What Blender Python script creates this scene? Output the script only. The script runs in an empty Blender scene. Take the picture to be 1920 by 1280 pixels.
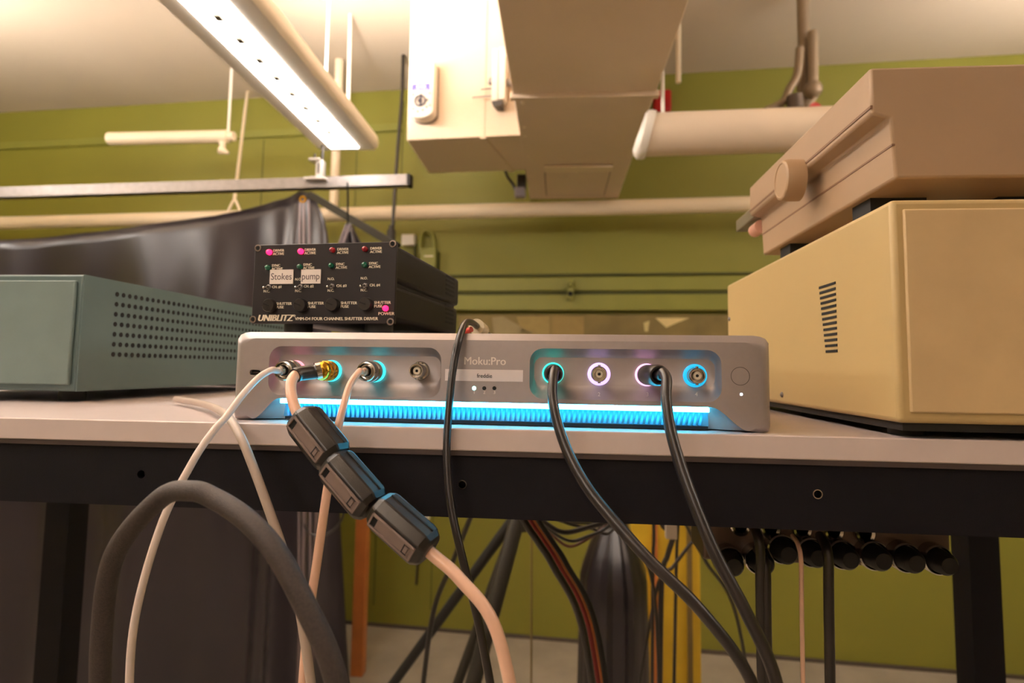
import bpy, bmesh, math, random
from mathutils import Vector, Matrix, Euler
random.seed(7)
S = bpy.context.scene
COL = S.collection
PI = math.pi

# ------------------------------------------------------------------ camera
F, CX, CY = 1110., 968., 602.5
CAMZ = 1.3363
RM = (Matrix.Rotation(math.radians(5.0), 3, 'Z') @ Matrix.Rotation(PI/2 + math.atan(88/1110.), 3, 'X')
      @ Matrix.Rotation(0.0142, 3, 'Z'))
cd = bpy.data.cameras.new('camera')
cd.sensor_width = 36; cd.lens = F*36/1920
cd.shift_x = -(CX-960)/1920; cd.shift_y = (CY-640)/1920
cd.clip_start = 0.01; cd.clip_end = 50
cd.dof.use_dof = True; cd.dof.focus_distance = 0.375; cd.dof.aperture_fstop = 8.5
cam = bpy.data.objects.new('camera', cd); COL.objects.link(cam)
cam.matrix_world = Matrix.Translation((0, 0, CAMZ)) @ RM.to_4x4()
S.camera = cam

# ------------------------------------------------------------------ world, exposure
w = bpy.data.worlds.new('world'); S.world = w; w.use_nodes = True
w.node_tree.nodes['Background'].inputs[0].default_value = (1, .93, .86, 1)
w.node_tree.nodes['Background'].inputs[1].default_value = 0.15
S.view_settings.view_transform = 'Standard'; S.view_settings.look = 'None'
S.view_settings.gamma = 1; S.view_settings.use_curve_mapping = False
S.view_settings.exposure = 0.0
S.cycles.use_denoising = True
S.cycles.max_bounces = 8; S.cycles.diffuse_bounces = 5
LAMP = 21.0            # brightness of the ceiling luminaires
LAMP_COL = (1.0, .905, .825)

# ------------------------------------------------------------------ helpers
def ray(px, py):
    return RM @ Vector(((px-CX)/F, -(py-CY)/F, -1))
C0 = Vector((0, 0, CAMZ))
def P(px, py, Y):
    r = ray(px, py); return C0 + r*(Y/r.y)

class Frame:
    def __init__(s, o, a=0.):
        s.o = Vector(o); s.a = math.radians(a)
        s.M = Matrix.Translation(s.o) @ Matrix.Rotation(s.a, 4, 'Z'); s.I = s.M.inverted()
    def _r(s, px, py):
        return s.I @ C0, s.I.to_3x3() @ ray(px, py)
    def y(s, px, py, v):
        c, r = s._r(px, py); p = c + r*((v-c.y)/r.y); return p
    def x(s, px, py, v):
        c, r = s._r(px, py); return c + r*((v-c.x)/r.x)
    def z(s, px, py, v):
        c, r = s._r(px, py); return c + r*((v-c.z)/r.z)
    def l(s, p): return s.I @ Vector(p)

def lin(c):
    return tuple((v/12.92 if v <= .04045 else ((v+.055)/1.055)**2.4) for v in c)
MATS = {}
def mat(name, c, rough=.5, metal=0., var=.06, scale=30., bump=0., em=None, ems=0., coat=0., spec=.5, bscale=None):
    if name in MATS: return MATS[name]
    m = bpy.data.materials.new(name); m.use_nodes = True; nt = m.node_tree; b = nt.nodes['Principled BSDF']
    c = lin([v/255 for v in c])
    tc = nt.nodes.new('ShaderNodeTexCoord'); nz = nt.nodes.new('ShaderNodeTexNoise')
    nz.inputs['Scale'].default_value = scale; nz.inputs['Detail'].default_value = 4
    nt.links.new(tc.outputs['Object'], nz.inputs['Vector'])
    cr = nt.nodes.new('ShaderNodeValToRGB')
    cr.color_ramp.elements[0].position = .3; cr.color_ramp.elements[1].position = .7
    cr.color_ramp.elements[0].color = (*[v*(1-var) for v in c], 1)
    cr.color_ramp.elements[1].color = (*[min(1, v*(1+var)) for v in c], 1)
    nt.links.new(nz.outputs['Fac'], cr.inputs['Fac']); nt.links.new(cr.outputs['Color'], b.inputs['Base Color'])
    b.inputs['Roughness'].default_value = rough; b.inputs['Metallic'].default_value = metal
    b.inputs['Specular IOR Level'].default_value = spec
    if coat: b.inputs['Coat Weight'].default_value = coat
    if bump:
        n2 = nt.nodes.new('ShaderNodeTexNoise'); n2.inputs['Scale'].default_value = bscale or scale*10
        n2.inputs['Detail'].default_value = 3
        nt.links.new(tc.outputs['Object'], n2.inputs['Vector'])
        bp = nt.nodes.new('ShaderNodeBump'); bp.inputs['Strength'].default_value = bump; bp.inputs['Distance'].default_value = .0005
        nt.links.new(n2.outputs['Fac'], bp.inputs['Height']); nt.links.new(bp.outputs['Normal'], b.inputs['Normal'])
    if em:
        b.inputs['Emission Color'].default_value = (*em, 1); b.inputs['Emission Strength'].default_value = ems
    MATS[name] = m; return m

def corner(px, py, z):
    r = ray(px, py); return C0 + r*((z-CAMZ)/r.z)

class MB:
    def __init__(s): s.bm = bmesh.new()
    def _x(s, vs, M):
        if M is not None: bmesh.ops.transform(s.bm, matrix=M, verts=vs)
        return s
    def box(s, a, b, M=None):
        r = bmesh.ops.create_cube(s.bm, size=1)
        a, b = Vector(a), Vector(b); c = (a+b)/2; d = b-a
        T = Matrix.Translation(c) @ Matrix.Diagonal((abs(d.x), abs(d.y), abs(d.z), 1))
        s._x(r['verts'], T); return s._x(r['verts'], M)
    def hexa(s, p):      # 8 corners: 0-3 one face, 4-7 opposite
        v = [s.bm.verts.new(q) for q in p]
        for f in ((0,1,2,3),(7,6,5,4),(0,4,5,1),(1,5,6,2),(2,6,7,3),(3,7,4,0)): s.bm.faces.new([v[i] for i in f])
        return s
    def rings(s, rr, cap0=True, cap1=True):
        vs = [[s.bm.verts.new(p) for p in r] for r in rr]
        n = len(vs[0])
        for a, b in zip(vs, vs[1:]):
            for i in range(n): s.bm.faces.new((a[i], a[(i+1) % n], b[(i+1) % n], b[i]))
        if cap0: s.bm.faces.new(vs[0][::-1])
        if cap1: s.bm.faces.new(vs[-1])
        return s
    def prism(s, pts, y0, y1, M=None):   # pts in xz, extruded in y
        n0 = len(s.bm.verts)
        s.rings([[(x, y0, z) for x, z in pts], [(x, y1, z) for x, z in pts]])
        s.bm.verts.ensure_lookup_table()
        return s._x(list(s.bm.verts)[n0:], M)
    def lathe(s, prof, o=(0,0,0), d=(0,-1,0), n=28, cap=True):  # prof: (radius, along)
        d = Vector(d).normalized(); o = Vector(o)
        u = d.orthogonal().normalized(); v = d.cross(u)
        rr = [[o + d*h + (u*math.cos(2*PI*k/n) + v*math.sin(2*PI*k/n))*max(r, 1e-6) for k in range(n)] for r, h in prof]
        return s.rings(rr, cap, cap)
    def cyl(s, a, b, r, r2=None, n=20):
        a, b = Vector(a), Vector(b); return s.lathe([(r, 0), (r if r2 is None else r2, (b-a).length)], a, b-a, n)
    def ball(s, c, r, sc=(1,1,1), n=16):
        q = bmesh.ops.create_uvsphere(s.bm, u_segments=n, v_segments=n//2+2, radius=r)
        return s._x(q['verts'], Matrix.Translation(c) @ Matrix.Diagonal((*sc, 1)))
    def tube(s, pts, r, n=14, sub=8, closed_ends=True, rfun=None):
        pts = [Vector(p) for p in pts]; out = []
        e = [pts[0]*2-pts[1]] + pts + [pts[-1]*2-pts[-2]]
        for i in range(1, len(e)-2):
            for k in range(sub):
                t = k/sub; p0, p1, p2, p3 = e[i-1:i+3]
                out.append(.5*((2*p1)+(p2-p0)*t+(2*p0-5*p1+4*p2-p3)*t*t+(3*p1-p0-3*p2+p3)*t**3))
        out.append(pts[-1])
        rr = []; u = None
        for i, p in enumerate(out):
            t = (out[min(i+1, len(out)-1)]-out[max(i-1, 0)]).normalized()
            u = t.orthogonal().normalized() if u is None else (u-t*u.dot(t)).normalized()
            v = t.cross(u); R = r if rfun is None else r*rfun(i/(len(out)-1))
            rr.append([p+(u*math.cos(2*PI*k/n)+v*math.sin(2*PI*k/n))*R for k in range(n)])
        return s.rings(rr, closed_ends, closed_ends)
    def text(s, t, size, M, shear=0., bold=0., ext=.00006, ax='LEFT', sx=1.):
        c = bpy.data.curves.new('t', 'FONT'); c.body = t; c.size = size; c.shear = shear
        c.extrude = ext; c.align_x = ax; c.resolution_u = 3; c.space_line = .92
        o = bpy.data.objects.new('t', c); me = bpy.data.meshes.new_from_object(o)
        me.transform(M @ Matrix.Rotation(PI/2, 4, 'X') @ Matrix.Diagonal((sx, 1, 1, 1)))
        s.bm.from_mesh(me)
        for q in ([1, 2] if bold > .0002 else [1] if bold else []):
            me.transform(Matrix.Translation((bold*(1.3 if q else 0), -.000004*q, 0))); s.bm.from_mesh(me)
        bpy.data.objects.remove(o); bpy.data.curves.remove(c); bpy.data.meshes.remove(me)
        return s
    def build(s, name, m, parent=None, smooth=40, bevel=0, seg=2, recalc=True):
        if recalc: bmesh.ops.recalc_face_normals(s.bm, faces=s.bm.faces)
        me = bpy.data.meshes.new(name); s.bm.to_mesh(me); s.bm.free()
        for q in (m if isinstance(m, (list, tuple)) else [m]): me.materials.append(q)
        if smooth:
            me.shade_smooth(); me.set_sharp_from_angle(angle=math.radians(smooth))
        o = bpy.data.objects.new(name, me); COL.objects.link(o)
        if parent is not None: o.parent = parent
        if bevel:
            b = o.modifiers.new('bevel', 'BEVEL'); b.width = bevel; b.segments = seg; b.limit_method = 'ANGLE'
            b.harden_normals = False
        return o

def tag(o, label=None, cat=None, group=None, kind=None):
    if label: o['label'] = label
    if cat: o['category'] = cat
    if group: o['group'] = group
    if kind: o['kind'] = kind
    return o
def thing(name, fr, label, cat, group=None):
    o = bpy.data.objects.new(name, None); COL.objects.link(o)
    o.empty_display_size = .02
    o.matrix_world = fr.M; return tag(o, label, cat, group)
def own_origin(o):      # move a one-mesh thing's origin to the middle of its base
    vs = [v.co for v in o.data.vertices]
    lo = Vector([min(v[i] for v in vs) for i in range(3)]); hi = Vector([max(v[i] for v in vs) for i in range(3)])
    c = Vector(((lo.x+hi.x)/2, (lo.y+hi.y)/2, lo.z)); o.data.transform(Matrix.Translation(-c)); o.location = c
    return o
def T(x, y, z): return Matrix.Translation((x, y, z))

# ------------------------------------------------------------------ materials
GREEN = mat('green_wall_paint', (128, 125, 44), .55, var=.05, scale=1.5, bump=.1)
GREENP = mat('green_conduit_paint', (132, 132, 56), .45, var=.05, scale=8)
SEAM_SHADE = mat('dark_green_seam_shade', (70, 72, 28), .7)  # panel seams; also colours the painted shadow strips on the wall
CEIL = mat('ceiling_paint', (196, 180, 160), .8, var=.04, scale=2)
FLOOR = mat('floor_vinyl', (158, 148, 134), .5, var=.12, scale=6)
BEIGEP = mat('duct_paint', (222, 202, 178), .5, var=.03, scale=4)
PIPEM = mat('pipe_paint', (232, 214, 186), .4, var=.03, scale=5)
WHITE = mat('white_enamel', (236, 228, 216), .35, var=.02, scale=6)
ALU = mat('bead_blasted_aluminium', (164, 156, 156), .38, .55, var=.02, scale=200, bump=.15, bscale=4000)
CHROME = mat('polished_nickel', (190, 186, 180), .16, 1., var=.03, scale=50)
GOLD = mat('gold_plating', (226, 172, 60), .2, 1., var=.04, scale=60)
STEEL = mat('galvanised_steel', (140, 134, 132), .45, .8, var=.08, scale=40)
TOP = mat('shelf_laminate', (202, 188, 186), .28, var=.02, scale=60)
TRIM = mat('dark_edge_trim', (66, 56, 55), .4)
BEAM = mat('black_powder_coat', (12, 10, 18), .6, spec=.22, var=.1, scale=100, bump=.3, bscale=1500)
DRVM = mat('black_anodised_panel', (35, 30, 31), .5, .1, spec=.35, var=.06, scale=80, bump=.15, bscale=2500)
CASE = mat('black_textured_case', (22, 20, 20), .55, spec=.3, var=.08, scale=80, bump=.4, bscale=1800)
INK = mat('white_screen_print', (238, 228, 206), .6, var=.01, em=None)
GREYINK = mat('pale_engraved_ink', (226, 218, 212), .6, var=.01)
BLACKINK = mat('black_label_ink', (30, 28, 30), .6)
LABELP = mat('label_paper', (238, 228, 222), .5, var=.01)
RUB = mat('black_rubber', (18, 17, 17), .6)
BLKCAB = mat('black_cable_jacket', (32, 27, 27), .32, var=.06, scale=200, spec=.6)
PLAST = mat('black_abs_plastic', (31, 27, 26), .3, var=.04, scale=150, bump=.15, bscale=2500)
PLAST_LIT = mat('lit_black_plastic_face', (116, 100, 94), .5, var=.04, scale=150)  # same black plastic, lightened as if the clamp face were lit
DARK = mat('dark_recess', (10, 9, 10), .8)
TAN = mat('tan_teflon_jacket', (226, 184, 160), .28, var=.04, scale=120, coat=.3)
PALE = mat('pale_cable_jacket', (224, 208, 200), .3, var=.03, scale=100)
GREYC = mat('grey_cable_jacket', (172, 156, 144), .4, var=.04, scale=100)
BOXB = mat('cream_instrument_paint', (180, 156, 108), .45, var=.02, scale=12, bump=.08, bscale=1500)
BEIGE2 = mat('beige_plastic', (162, 136, 110), .45, var=.03, scale=20)
BEIGE3 = mat('aged_beige_trim', (162, 134, 104), .45, var=.03, scale=20)
TEAL = mat('grey_teal_enamel', (84, 104, 104), .45, var=.04, scale=30)
VINYL = mat('black_vinyl_drape', (34, 28, 33), .3, var=.08, scale=6, bump=.1, bscale=60)
PERF = mat('cell_white_dielectric', (226, 214, 196), .5)
def emi(name, c, s): return mat(name, [min(255, v*255) for v in c], .4, em=c, ems=s)

# ------------------------------------------------------------------ frames
SH = Frame((0, 0, 1.3))                       # shelf top
MK = Frame((-.22118, .37530, 1.3), -1.6)      # long instrument, front left bottom corner
WL = Frame((0, 3.05, 0), -3.5)                # far wall
DV = Frame((0, 0, 0), 1.0)                    # overhead duct direction
SHY = .357

# ================================================================== SETTING
ceil_z = WL.y(580, 178, 0).z
def wallq(px, py, d=0): return WL.y(px, py, -d)
m = MB().box((-4.2, 0, 0), (4.2, .12, ceil_z)); o = m.build('wall_far', GREEN); o.matrix_world = WL.M; tag(o, kind='structure')
o = MB().box((-4.2, -3.6, 0), (-4.05, 3.5, ceil_z)).build('wall_left', GREEN); tag(o, kind='structure')
o = MB().box((4.05, -3.6, 0), (4.2, 3.5, ceil_z)).build('wall_right', GREEN); tag(o, kind='structure')
o = MB().box((-4.2, -3.7, 0), (4.2, -3.6, ceil_z)).build('wall_near', CEIL); tag(o, kind='structure')
o = MB().box((-4.3, -3.8, -.1), (4.3, 3.6, 0)).build('floor', FLOOR); tag(o, kind='structure')
o = MB().box((-4.3, -3.8, ceil_z), (4.3, 3.6, ceil_z+.1)).build('ceiling', CEIL); tag(o, kind='structure')

# panel seams of the green wall
m = MB()
for px, y0, y1 in ((495, 262, 430), (670, 262, 430), (757, 190, 330)):
    a = wallq(px, y0); b = wallq(px, y1)
    m.box((a.x-.002, -.002, b.z), (a.x+.002, .01, a.z))
for px in (706, 812): # below the shelf
    a = wallq(px, 965)
    m.box((a.x-.002, -.002, .1), (a.x+.002, .01, a.z+.3))
o = m.build('trim_1', SEAM_SHADE); o.matrix_world = WL.M; tag(o, kind='structure')
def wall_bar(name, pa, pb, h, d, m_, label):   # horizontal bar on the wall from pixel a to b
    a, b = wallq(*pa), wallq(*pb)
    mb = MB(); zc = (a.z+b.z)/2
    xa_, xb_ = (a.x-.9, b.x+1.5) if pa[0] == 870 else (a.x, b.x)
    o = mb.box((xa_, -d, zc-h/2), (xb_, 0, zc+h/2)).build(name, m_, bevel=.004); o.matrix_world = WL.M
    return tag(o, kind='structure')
wall_bar('shadow_strip_2', (870, 519.5), (1398, 511), .014, .012, SEAM_SHADE, '')  # shadow line above the upper moulding, painted as a dark strip
wall_bar('shadow_strip_6', (870, 551.5), (1362, 548.5), .022, .02, SEAM_SHADE, '')  # shadow under the upper moulding, painted as a dark strip
wall_bar('trim_5', (-60, 276), (757, 243), .042, .02, GREENP, '')
wall_bar('trim_3', (870, 535), (1990, 528), .07, .03, GREENP, '')
wall_bar('trim_4', (870, 570), (1990, 566), .08, .05, GREENP, '')
o = wall_bar('baseboard_far', (-400, 1186), (2300, 1186), .1, .015, mat('baseboard_vinyl', (70, 60, 50), .5), '')

# ================================================================== OVERHEAD
# luminaires
DIFF = emi('luminaire_diffuser', LAMP_COL, LAMP)
ADDED_UPL = emi('added_uplight_glow', LAMP_COL, LAMP*4.6)  # glow added on the housing tops to brighten ceiling and box duct
def make_luminaire(label, loc, L=2.5, first=None):
    fr = Frame(loc, 1.0)
    t = thing('pendant_luminaire', fr, label, 'ceiling light', 'pendant luminaires')
    sec = []
    for k in range(13):   # cross section: shallow wing, flat underside with rounded lips
        a = PI*k/12; sec.append((.125*math.cos(a), .03+.055*math.sin(a)**.8))
    pts = [(.118, .008), (.122, .014)] + sec + [(-.122, .014), (-.118, .008), (-.11, 0), (.11, 0)]
    rr = []
    for y, s in ((0, .9), (-.008, .97), (-.03, 1), (-L+.03, 1), (-L+.008, .97), (-L, .9)):
        rr.append([(x*s, y, z if s == 1 else .03+(z-.03)*s) for x, z in pts])
    MB().rings(rr).build('housing', WHITE, t)
    MB().box((-.058, -L+.04, -.004), (.052, -.035, .004)).build('diffuser', DIFF, t, bevel=.002)
    MB().box((-.05, -L+.06, .0855), (.05, -.06, .104)).build('added_uplight', ADDED_UPL, t)  # added upward glow, hidden from the camera by the housing
    cl = mat('grey_clip', (120, 112, 92), .5)
    for k in range(22):
        y = -.2-.1*k
        MB().box((-.009, y-.012, -.010), (.009, y+.012, -.003)).build('clip', cl, t)
    for y in (-.25, -L+.25):
        MB().cyl((0, y, .08), (0, y, ceil_z-loc[2]), .005).build('hanger_rod', WHITE, t)
    return t
e = P(654, 283, 2.2)
make_luminaire('lit white pendant luminaire hanging at upper left of the green wall', (e.x, 2.2, e.z))
make_luminaire('added unseen pendant luminaire overhead right of the ducts', (2.1, 2.2, e.z))  # unseen lamp added to brighten the right of the green wall
make_luminaire('added unseen pendant luminaire overhead far left', (-2.7, 2.1, e.z))  # unseen lamp added to brighten the left of the green wall
make_luminaire('added unseen pendant luminaire behind the viewpoint on the left', (-.8, -.6, e.z))  # unseen lamp added for light from upper left behind the camera

# hanger rods and pipe fittings at the left
def px_rod(name, a, b, Y, r, m_, label, cat, group=None, extra=None):
    A, B = P(*a, Y), P(*b, Y)
    o = MB().cyl(A, B, r).build(name, m_); own_origin(o)
    return tag(o, label, cat, group)
A = P(428, 250, 2.6)
fr = Frame((A.x, 2.6, A.z))
t = thing('sprinkler_fitting', fr, 'white pipe fitting hanging on a thin rod at the far left', 'pipe fitting')
MB().cyl((0, 0, 0), (0, 0, ceil_z-A.z), .006).build('drop_rod', WHITE, t)
m = MB().cyl((-.6, 0, -.015), (.0, 0, -.015), .03); m.cyl((0, 0, -.015), (.03, 0, -.015), .022); m.build('branch_pipe', PIPEM, t)
m = MB().cyl((-.03, 0, -.03), (-.02, 0, -.085), .018, .012)
m.cyl((-.035, 0, -.08), (.005, 0, -.095), .02, .008); m.build('nozzle', PIPEM, t)
# slanted white rod with a loop hanger
A, B = corner(464, 172, ceil_z), P(440, 372, 2.7)
t = thing('loop_hanger', Frame(B), 'slim white rod ending in a loop above the pipe, left of the drape peak', 'hanger')
MB().cyl((0, 0, 0), A-B, .008).build('rod', PIPEM, t)
m = MB(); m.tube([(0, 0, 0), (-.02, 0, -.04), (-.03, 0, -.075), (0, 0, -.095), (.03, 0, -.07), (.016, 0, -.03), (0, 0, 0)], .006)
m.build('loop', PIPEM, t)
# thin white cord, black cable
own_origin(tag(MB().cyl(P(657, 20, 2.4), P(653, 190, 2.4), .008).build('hanging_rod', WHITE), 'thin white rod just right of the lit pendant luminaire', 'rod'))
own_origin(tag(MB().tube([P(758, -60, 2.75), P(755, 150, 2.75), P(745, 290, 2.75), P(736, 430, 2.75), P(733, 470, 2.75)], .0085).build('black_cable', BLKCAB),
    'long thin black cable dropping past the end of the strut rail', 'cable'))
# vertical white pipe behind the rail
a, b = P(630, 285, 2.78), P(627, 392, 2.78)
own_origin(tag(MB().cyl((a.x, 2.78, ceil_z), (a.x, 2.78, b.z), .022).build('riser_pipe', PIPEM), 'white vertical pipe behind the strut rail', 'pipe'))
# long horizontal pipe
pf = Frame((0, 2.8, 0), -3.5)
a = pf.y(660, 399, 0); b = pf.y(1380, 386, 0); zc = (a.z+b.z)/2
m = MB().cyl((-3.6, 0, zc), (3.6, 0, zc), .036, n=32)
o = m.build('horizontal_pipe', PIPEM); o.matrix_world = pf.M; tag(o, 'long cream painted pipe running across the green wall', 'pipe')

# strut rail carrying the drape
RY = 2.17
a, b = P(60, 361, RY), P(766, 339, RY)
t = thing('strut_rail', Frame(b, 0), 'galvanised steel strut rail above the black drape', 'rail')
d = (a-b); d.y = .0
M = Matrix.Translation((0, 0, 0)) @ Matrix.Rotation(math.atan2(-d.z, -d.x)*-1, 4, 'Y')
L = 2.6
prof = [(-.0205, .0205), (-.0205, -.0205), (-.011, -.0205), (-.011, -.0165), (-.0175, -.0165), (-.0175, .0175), (.0175, .0175), (.0175, -.0165), (.011, -.0165), (.011, -.0205), (.0205, -.0205), (.0205, .0205)]
m = MB(); m.rings([[(0, y, z) for y, z in prof], [(-L, y, z) for y, z in prof]]); m._x(list(m.bm.verts), M)
m.build('channel', STEEL, t)
m = MB().box((-.002, -.023, -.023), (.012, .023, .023)); m._x(list(m.bm.verts), M); m.build('end_cap', RUB, t, bevel=.003)
# bracket on the rail
A = P(598, 336, RY-.03)
t = thing('rail_bracket', Frame(A), 'steel hanger bracket bolted on top of the strut rail', 'bracket')
m = MB().box((-.028, -.02, .0), (-.004, .025, .006)); m.box((-.01, -.01, 0), (.016, .02, .072)); m.box((-.036, -.02, .07), (.006, .03, .078)); m.box((-.052, -.02, -.004), (.03, .02, .004))
m.build('plate', mat('bright_steel', (206, 200, 196), .35, .6), t, bevel=.001)
m = MB().cyl((.002, -.014, .02), (.002, -.014, .06), .003); m.cyl((.01, 0, .07), (.01, 0, .14), .005); m.cyl((-.02, 0, .07), (-.02, 0, .1), .004)
m.build('bolt', mat('dark_bolt', (60, 56, 54), .4, .7), t)
# diagonal brace
A, B = P(583, 366, 2.12), P(745, 462, 1.9)
own_origin(tag(MB().tube([A, B], .018, n=4, sub=1).build('diagonal_brace', mat('brace_paint', (40, 36, 26), .8, spec=.2), smooth=0),
    'dark olive diagonal brace running down from the strut rail', 'brace'))

# ---- ducts
bd = Frame((0, 2.0, 0), -3.5)
a = bd.y(763, 263, 0); b = bd.y(974, 253.5, 0); zb = (a.z+b.z)/2; x0 = a.x
DUCT = thing('ceiling_duct', DV, 'big cream ceiling duct with a bright box section and an access panel underneath', 'air duct')
t = DUCT
BM = DV.I @ bd.M
x1 = b.x+.10; back = bd.z(804, 325, zb)
SKEW = back.x-x0
m = MB().hexa([(x0, 0, zb), (x1, 0, zb), (x1, 0, ceil_z-.001), (x0, 0, ceil_z-.001), (x0+SKEW, back.y, zb), (x1, back.y, zb), (x1, back.y, ceil_z-.001), (x0+SKEW, back.y, ceil_z-.001)])
m._x(list(m.bm.verts), BM); m.build('box_section', BEIGEP, t, bevel=.003)
s = bd.y(909, 200, 0).x
m = MB().box((s-.0015, -.003, zb), (s+.0015, .0, ceil_z-.01)); m.hexa([(s-.016, -.001, zb-.007), (s+.005, -.001, zb-.007), (s+.005, -.001, zb), (s-.016, -.001, zb), (s+.03, back.y, zb-.007), (s+.052, back.y, zb-.007), (s+.052, back.y, zb), (s+.03, back.y, zb)])
m._x(list(m.bm.verts), BM); m.build('seam_flange', BEIGEP, t, bevel=.001)
# controller
c = bd.y(799, 196, 0)
cf = Frame(bd.M @ Vector((c.x, -.001, c.z)), -3.5)
t = thing('dial_controller', cf, 'white duct controller with round dial and blue printed label', 'controller')
pts = []
for k in range(25):
    a = -PI+PI*k/24; pts.append((.044*math.cos(a), -.045+.028*math.sin(a)))
pts += [(.044, .13), (-.044, .13)]
MB().prism(pts, -.055, 0).build('housing', WHITE, t, bevel=.004)
m = MB().prism([(x*1.05, z*1.02) for x, z in pts], -.012, 0); m.build('base_plate', mat('grey_shadow_gap', (120, 110, 104), .5), t)
m = MB().box((-.036, -.0562, .025), (.030, -.055, .05)); m.build('blue_label', mat('blue_print', (92, 88, 196), .5), t)
m = MB()
for x0_, x1_, z0_, z1_ in ((-.018, -.010, .034, .044), (-.006, .003, .035, .043), (.006, .014, .034, .044), (-.030, .024, .027, .029)): m.box((x0_, -.0566, z0_), (x1_, -.0562, z1_))
m.build('label_mark', mat('white_print', (240, 236, 244), .6), t, smooth=0)
ring = [(.021, 0), (.021, .004), (.016, .004), (.016, .0)]
d_ = MB().lathe(ring, (-.004, -.055, -.012), n=32, cap=False); d_.box((-.005, -.060, -.03), (.002, -.055, .012), T(0, 0, 0)); d_.cyl((-.004, -.055, -.012), (-.004, -.06, -.012), .008)
d_.build('dial', mat('dial_grey', (70, 70, 84), .4), t)
m = MB()
for x, z in ((-.03, .012), (.03, .014), (-.028, -.04), (.032, -.03), (-.012, -.05), (.006, -.046), (.02, -.035), (.022, -.01)):
    MB().cyl((x, -.055, z), (x, -.0575, z), .0035, n=10).build('screw', mat('dial_grey', (70, 70, 84), .4), t)
# damper bracket
c = bd.y(940, 185, 0)
cf = Frame(bd.M @ Vector((c.x, -.001, c.z)), -3.5)
t = thing('damper_actuator', cf, 'narrow white actuator bracket with rods on the bright box duct', 'actuator')
m = MB().box((-.026, -.05, -.03), (-.004, 0, .16)); m.box((.0, -.06, -.03), (.024, -.01, .16)); m.build('housing', WHITE, t, bevel=.003)
MB().hexa([(-.02, -.048, -.048), (.012, -.055, -.048), (.012, -.055, -.03), (-.026, -.048, -.03), (-.012, -.005, -.048), (.012, -.005, -.048), (.012, -.005, -.03), (-.022, -.005, -.03)]).build('lower_clip', mat('dark_bolt', (60, 56, 54)), t)
m = MB().cyl((-.1, -.02, .0), (-.02, -.02, .002), .003); m.cyl((-.07, -.02, .028), (-.02, -.02, .03), .003); 
for x, z in ((-.03, .05), (.033, .04)): MB().ball((x, -.03, z), .014).build('pivot', STEEL, t)
m.build('linkage_rods', STEEL, t)

# main duct: runs towards the wall, its underside seen from below
zt = zb-.0015
A = DV.z(965, 184, zt); B = DV.z(1229, 178, zt); C = DV.z(1158, 372, zt); D = DV.z(993, 374, zt)
xl, xr = (A.x+D.x)/2, (B.x+C.x)/2; ye = (C.y+D.y)/2; ys = (A.y+B.y)/2
t = DUCT
MB().box((xl, ys, zt), (xr, ye, ceil_z-.002)).build('duct_body', BEIGEP, t, bevel=.003)
MB().box((xl-.004, -.6, zt+.008), (xr+.004, ys, ceil_z-.002)).build('duct_section', BEIGEP, t, bevel=.003)
m = MB().box((xl-.012, ys-.012, zt-.006), (xr+.012, ys+.012, zt+.012)); m.build('joint_flange', BEIGEP, t, bevel=.002)
a = DV.z(1022, 310, zt); b = DV.z(1147, 308, zt); c = DV.z(1145, 364, zt)
MB().box((a.x, c.y, zt-.004) if c.y < a.y else (a.x, a.y, zt-.004), (b.x, max(a.y, c.y), zt+.001)).build('access_panel', BEIGEP, t, bevel=.001)
bs = mat('brown_seam', (120, 88, 66), .5)
m = MB(); ya_, yb_ = min(a.y, c.y), max(a.y, c.y)
for q0, q1 in (((a.x-.004, ya_), (a.x+.001, yb_)), ((b.x-.001, ya_), (b.x+.004, yb_)), ((a.x-.004, yb_-.001), (b.x+.004, yb_+.006))): m.box((q0[0], q0[1], zt-.0025), (q1[0], q1[1], zt))
m.build('panel_gap', bs, t)
MB().box((a.x-.005, min(a.y, c.y)-.01, zt-.012), (b.x+.004, min(a.y, c.y)+.05, zt-.003)).build('panel_lip', PIPEM, t, bevel=.002)
m = MB()
for px, py in ((981, 238), (983, 255), (989, 292), (994, 329)):
    q = DV.z(px, py, zt); MB().ball((q.x+.004, q.y, zt), .005).build('screw', PIPEM, t)
for px, py in ((1082, 320), (980, 190)):
    q = DV.z(px, py, zt); MB().ball((q.x, q.y, zt-.004), .007).build('latch', PIPEM, t)
# small dark valve hanging under the box duct
A = P(975, 352, 2.5)
t = thing('duct_sensor', Frame(A), 'small dark sensor with a cord under the ducts', 'sensor')
m = MB().box((-.022, -.02, -.045), (.024, .02, .0)); m.build('body', mat('grey_sensor', (128, 116, 116), .4), t, bevel=.006)
m = MB().box((-.012, -.02, -.002), (.026, .025, .055)); m.build('neck', mat('dark_bolt', (60, 56, 54)), t, bevel=.004)
m = MB().tube([(-.07, 0, .09), (-.055, 0, .05), (-.03, 0, .015), (-.02, 0, -.01)], .006); m.build('cord', BLKCAB, t)

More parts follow.
